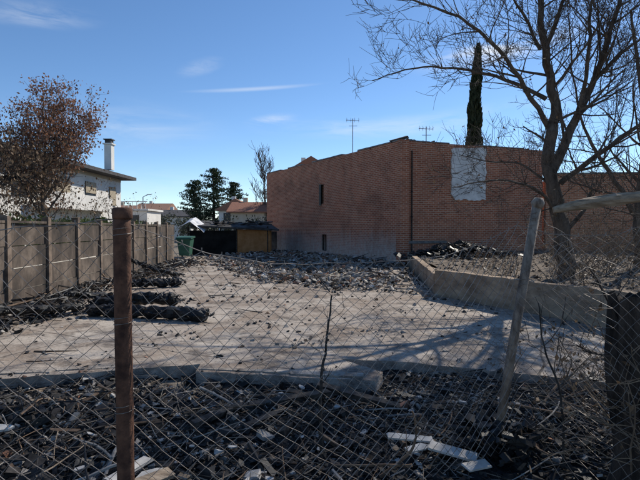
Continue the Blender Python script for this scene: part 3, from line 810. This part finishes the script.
mb=MB(); tips=[]
limb(mb,[(.02,3.62,-.15),(.0,3.6,.35),(.05,3.6,.75),(.09,3.58,1.13)],.017,.006,tips,8,.2,1,.1,0,(1,2),.003)
mb.obj('charred_sapling',['char2'])
mb=MB(); tips=[]
limb(mb,[(.42,3.2,-.08),(.6,3.15,.1),(.66,3.15,.25),(.62,3.1,.42)],.014,.006,tips,3,.2,1,.1,0,(1,2),.003)
limb(mb,[(.62,3.1,.05),(.4,3.2,.0),(.1,3.3,-.05)],.012,.006,tips,2,.2,0,.1,0,(1,2),.003)
mb.obj('fallen_branch',['brown'])
mb=MB(); tips=[]
limb(mb,[(1.75,3.3,-.05),(1.72,3.3,.45),(1.62,3.35,.8),(1.6,3.4,1.1)],.012,.004,tips,5,.35,1,.1,0,(1,2),.003)
mb.obj('charred_sapling',['char2'])

# ---------------------------------------------------------------- burnt trunk at right
mb=MB(); n=26; K=34; o=len(mb.v)
for i in range(K+1):
    t=i/K
    for k in range(n):
        a=2*math.pi*k/n
        r=.135*(1+.55*math.exp(-t*6))*(1+.22*noise.noise(Vector((math.cos(a)*2.5,math.sin(a)*2.5,t*1.2)))+.16*noise.noise(Vector((math.cos(a)*7,math.sin(a)*7,t*3))))
        z=-.2+1.42*t
        if i==K: z+=.11*noise.noise(Vector((math.cos(a)*2,math.sin(a)*2,4)))+U(-.03,.03)
        if i==K-1: z-=.03
        mb.v.append(Vector((2.08-.06*t+.02*math.sin(t*7)+math.cos(a)*r,3.0+math.sin(a)*r,z)))
for i in range(K):
    for k in range(n):
        k2=(k+1)%n; mb.f.append((o+i*n+k,o+i*n+k2,o+(i+1)*n+k2,o+(i+1)*n+k)); mb.m.append(0)
c=len(mb.v); mb.v.append(Vector((2.02,3.0,1.08)))
for k in range(n): mb.f.append((o+K*n+k,o+K*n+(k+1)%n,c)); mb.m.append(0)
tips=[]
for i in range(5): grow(mb,Vector((2.05+U(-.1,.1),3+U(-.1,0),U(.5,1.1))),Vector((U(-1,1),U(-.5,.2),U(.2,.9))),U(.3,.7),.014,2,tips,.0,.25,(2,3),.6,0,.003)
mb.obj('burnt_tree_trunk',['bark_dark'])
scrub(2.25,2.85,-.1,1.0,18,'dry_bush',.3)

# ---------------------------------------------------------------- fence
fence=empty('chain_link_fence')
LP=Vector((-.89,2.1,0)); RPb=Vector((1.38,3.6,0)); RPt=Vector((1.63,3.5,0))
path=[Vector((-4.4,1.75,0)),LP+Vector((0,.045,0)),Vector((1.52,3.5,0)),Vector((3.9,3.1,0))]
cum=[0]
for i in range(3): cum.append(cum[-1]+(path[i+1]-path[i]).length)
def fpos(s):
    for i in range(3):
        if s<=cum[i+1] or i==2:
            t=(s-cum[i])/(cum[i+1]-cum[i]); return path[i].lerp(path[i+1],t)
def ztop(s):
    s1,s2,s3=cum[1],cum[2],cum[3]
    if s<s1: u=s/s1; return 1.66+.02*u-.12*4*u*(1-u)*.6
    if s<s2: u=(s-s1)/(s2-s1); return 1.67+.04*u-.27*4*u*(1-u)*(1.0) - .03*math.sin(u*9)
    u=(s-s2)/(s3-s2); return 1.66-.05*math.sin(u*10)
p_=.046
def fpt(s,k,KZ,dis=1,off=0):
    zt=ztop(s); z0=-.02; z=z0+(zt-z0)*k/KZ
    P=fpos(s)
    dm=dis*(1.5 if s<cum[2] else 3.2)
    nv=Vector((s*1.1,z*1.3,off)); 
    d=Vector((noise.noise(nv)*.04,noise.noise(nv+Vector((9,3,1)))*.07,noise.noise(nv+Vector((2,8,4)))*.03))*dm
    nv=Vector((s*5,z*5,off+3)); d+=Vector((noise.noise(nv),noise.noise(nv+Vector((5,5,5))),noise.noise(nv+Vector((1,2,5)))))*.011*dm
    return P+Vector((0,0,z))+d
KZ=38
mb=MB(); ns=int(cum[3]/p_)
for i in range(ns):
    pts=[]
    for k in range(KZ+1):
        side=(k+i)%2
        s=(i+side)*p_; P=fpt(s,k,KZ); P=P+Vector((0,.002*(1 if i%2 else -1),0)); pts.append(P)
    pts.append(pts[-1]+Vector((U(-.008,.008),0,.02)))
    mb.tube(pts,.0021,4,0,False)
mb.obj('wire_mesh',['wire'],fence)
mb=MB()
pts=[fpt(s*.05,KZ,KZ)+Vector((0,.004,0)) for s in range(int(cum[3]/.05))]
mb.tube(pts,.0024,4,0,False)
for z in (1.6,1.2,.8):
    c=[LP+Vector((math.cos(a*.7)*.042,math.sin(a*.7)*.042,z+.003*a)) for a in range(18)]
    mb.tube(c,.0016,4,0,False)
for z in (1.7,1.65,1.2,.7):
    pp=RPb.lerp(RPt,z/1.86); c=[pp+Vector((math.cos(a*.7)*.04,math.sin(a*.7)*.04,z+.004*a)) for a in range(24)]
    mb.tube(c,.002,4,0,False)
pts=[Vector((1.66,3.46,1.72))]
for i in range(14): pts.append(pts[-1]+Vector((.035+.02*math.sin(i),U(-.03,.01),-.05+.03*math.sin(i*1.3))))
mb.tube(pts,.002,4,0,False)
mb.obj('tension_wires',['wire'],fence)
mb=MB()
for i in range(48):
    pts=[]
    for k in range(38):
        side=(k+i)%2; u=(i+side)*p_; z=1.6*k/38-.02
        zz=z*(1-.24*(u/2.1))
        x=1.55+u*.95+.12*math.sin(z*3+u); y=3.2-.25*math.sin(u*2.2+z*1.2)+.12*noise.noise(Vector((u*2,z*2,7)))
        if x>1.75: y=min(y,2.80)
        pts.append(Vector((x+.05*noise.noise(Vector((u*3,z*3,1))),y,zz+.06*noise.noise(Vector((u*3,z*3,4))))))
    mb.tube(pts,.0018,4,0,False)
mb.obj('collapsed_mesh',['wire'],fence)

mb=MB(); 
P=[];rr=[]
for i in range(30):
    t=i/29; P.append(LP+Vector((.003*math.sin(t*5),0,-.2+1.9*t))); rr.append(.0375+.0012*noise.noise(Vector((0,0,t*20))))
mb.tube(P,rr,20,0,True,.012)
mb.tube([LP+Vector((0,0,1.69)),LP+Vector((0,0,1.695)),LP+Vector((0,0,1.735)),LP+Vector((0,0,1.742))],[.040,.044,.044,.035],20,0,True,.03)
ob=mb.obj('rusty_post',['rust'],fence,True)
mb=MB()
mb.tube([RPb+Vector((-.02,0,-.2)),RPb.lerp(RPt,.4)+Vector((0,0,.74)),RPt+Vector((0,0,1.84))],.034,16,0,True)
mb.tube([RPt+Vector((0,0,1.80)),RPt+Vector((.005,0,1.84)),RPt+Vector((.01,0,1.875))],[.039,.046,.03],14,0,True,.1)
mb.obj('leaning_post',['galv'],fence,True)
mb=MB(); K=24
a=Vector((1.72,3.44,1.78)); b_=Vector((3.6,2.95,2.1)); P=[a.lerp(b_,i/K)+Vector((0,0,.012*math.sin(i*.5))) for i in range(K+1)]
rr=[.042*(1+.18*noise.noise(Vector((i*.7,0,0)))) for i in range(K+1)]; rr[0]=.024; rr[1]=.034
mb.tube(P,rr,10,0,True,.1)
mb.obj('weathered_rail',['wood'])
mb=MB()
for i in range(160):
    chunk(mb,1.38+random.gauss(0,.12),3.55+random.gauss(0,.1),U(-.05,.15),U(.03,.08),0)
mb.obj('charcoal_pile',['char'])

# ---------------------------------------------------------------- light & sky
EL=math.radians(39); AZ=math.radians(40)
sd=Vector((math.sin(AZ)*math.cos(EL),math.cos(AZ)*math.cos(EL),math.sin(EL)))
sun=bpy.data.lights.new('sun','SUN'); sun.energy=5.0; sun.angle=math.radians(.5); sun.color=(1,.93,.82)
so=bpy.data.objects.new('sun',sun); scene.collection.objects.link(so); so.rotation_euler=sd.to_track_quat('Z','Y').to_euler(); so.location=(20,20,30)
w=bpy.data.worlds.new('World'); scene.world=w; w.use_nodes=True; nt=w.node_tree
bg=nt.nodes['Background']
sky=N(nt,'ShaderNodeTexSky',sky_type='NISHITA'); sky.sun_disc=False; sky.sun_elevation=EL; sky.sun_rotation=AZ
sky.air_density=.85; sky.dust_density=.1; sky.ozone_density=2.6; sky.altitude=700
hs=N(nt,'ShaderNodeHueSaturation'); hs.inputs['Saturation'].default_value=1.12; nt.links.new(sky.outputs[0],hs.inputs['Color'])
tc=N(nt,'ShaderNodeTexCoord'); sp=N(nt,'ShaderNodeSeparateXYZ'); nt.links.new(tc.outputs['Generated'],sp.inputs[0])
az=math_n(nt,'ARCTAN2',sp.outputs[0],sp.outputs[1]); el=math_n(nt,'ARCSINE',sp.outputs[2])
cb=N(nt,'ShaderNodeCombineXYZ'); nt.links.new(az,cb.inputs[0]); nt.links.new(el,cb.inputs[1])
mp=N(nt,'ShaderNodeMapping'); mp.inputs['Scale'].default_value=(5,26,1); mp.inputs['Rotation'].default_value=(0,0,.12); nt.links.new(cb.outputs[0],mp.inputs[0])
cn=noise_n(nt,mp.outputs[0],1.3,9,.62,.6)
tot=None
def streak(a0,e0,rot,L,W,st,noisy=True):
    global tot
    m_=N(nt,'ShaderNodeMapping',vector_type='TEXTURE'); m_.inputs['Location'].default_value=(a0,e0,0); m_.inputs['Rotation'].default_value=(0,0,rot); m_.inputs['Scale'].default_value=(L,W,1)
    nt.links.new(cb.outputs[0],m_.inputs[0]); ln=N(nt,'ShaderNodeVectorMath',operation='LENGTH'); nt.links.new(m_.outputs[0],ln.inputs[0])
    f=N(nt,'ShaderNodeMapRange',interpolation_type='SMOOTHSTEP'); nt.links.new(ln.outputs['Value'],f.inputs[0])
    f.inputs[1].default_value=1; f.inputs[2].default_value=0; f.inputs[3].default_value=0; f.inputs[4].default_value=st
    o=f.outputs[0]
    if noisy:
        r=ramp(nt,cn,[(.38,0.0),(.66,1.0)]); o=math_n(nt,'MULTIPLY',o,r)
    tot=o if tot is None else math_n(nt,'ADD',tot,o)
streak(-.14,.285,.09,.17,.006,.55,noisy=False)
streak(-.10,.225,.12,.07,.016,1.0)
streak(-.25,.32,.3,.06,.02,.6)
streak(-.55,.37,.1,.14,.03,.6)
streak(-.40,.20,.0,.25,.06,.4)
streak(.36,.34,.1,.2,.035,1.4)
streak(.10,.21,.0,.3,.03,.5)
streak(-.45,.09,.0,.5,.05,.4)
streak(.3,.22,.1,.3,.03,.4)
cl=mix(nt,math_n(nt,'MULTIPLY',tot,.6,clamp=True),hs.outputs[0],(6.0,6.3,6.7))
nt.links.new(cl,bg.inputs[0]); bg.inputs[1].default_value=.15

cam=bpy.data.cameras.new('camera'); co=bpy.data.objects.new('camera',cam); scene.collection.objects.link(co)
cam.sensor_width=36; cam.lens=26.2; cam.clip_end=2000; cam.clip_start=.05
co.location=(0,0,1.65); co.rotation_euler=(math.radians(90-1.48),0,0)
scene.camera=co
scene.view_settings.view_transform='Standard'; scene.view_settings.look='None'; scene.view_settings.exposure=0
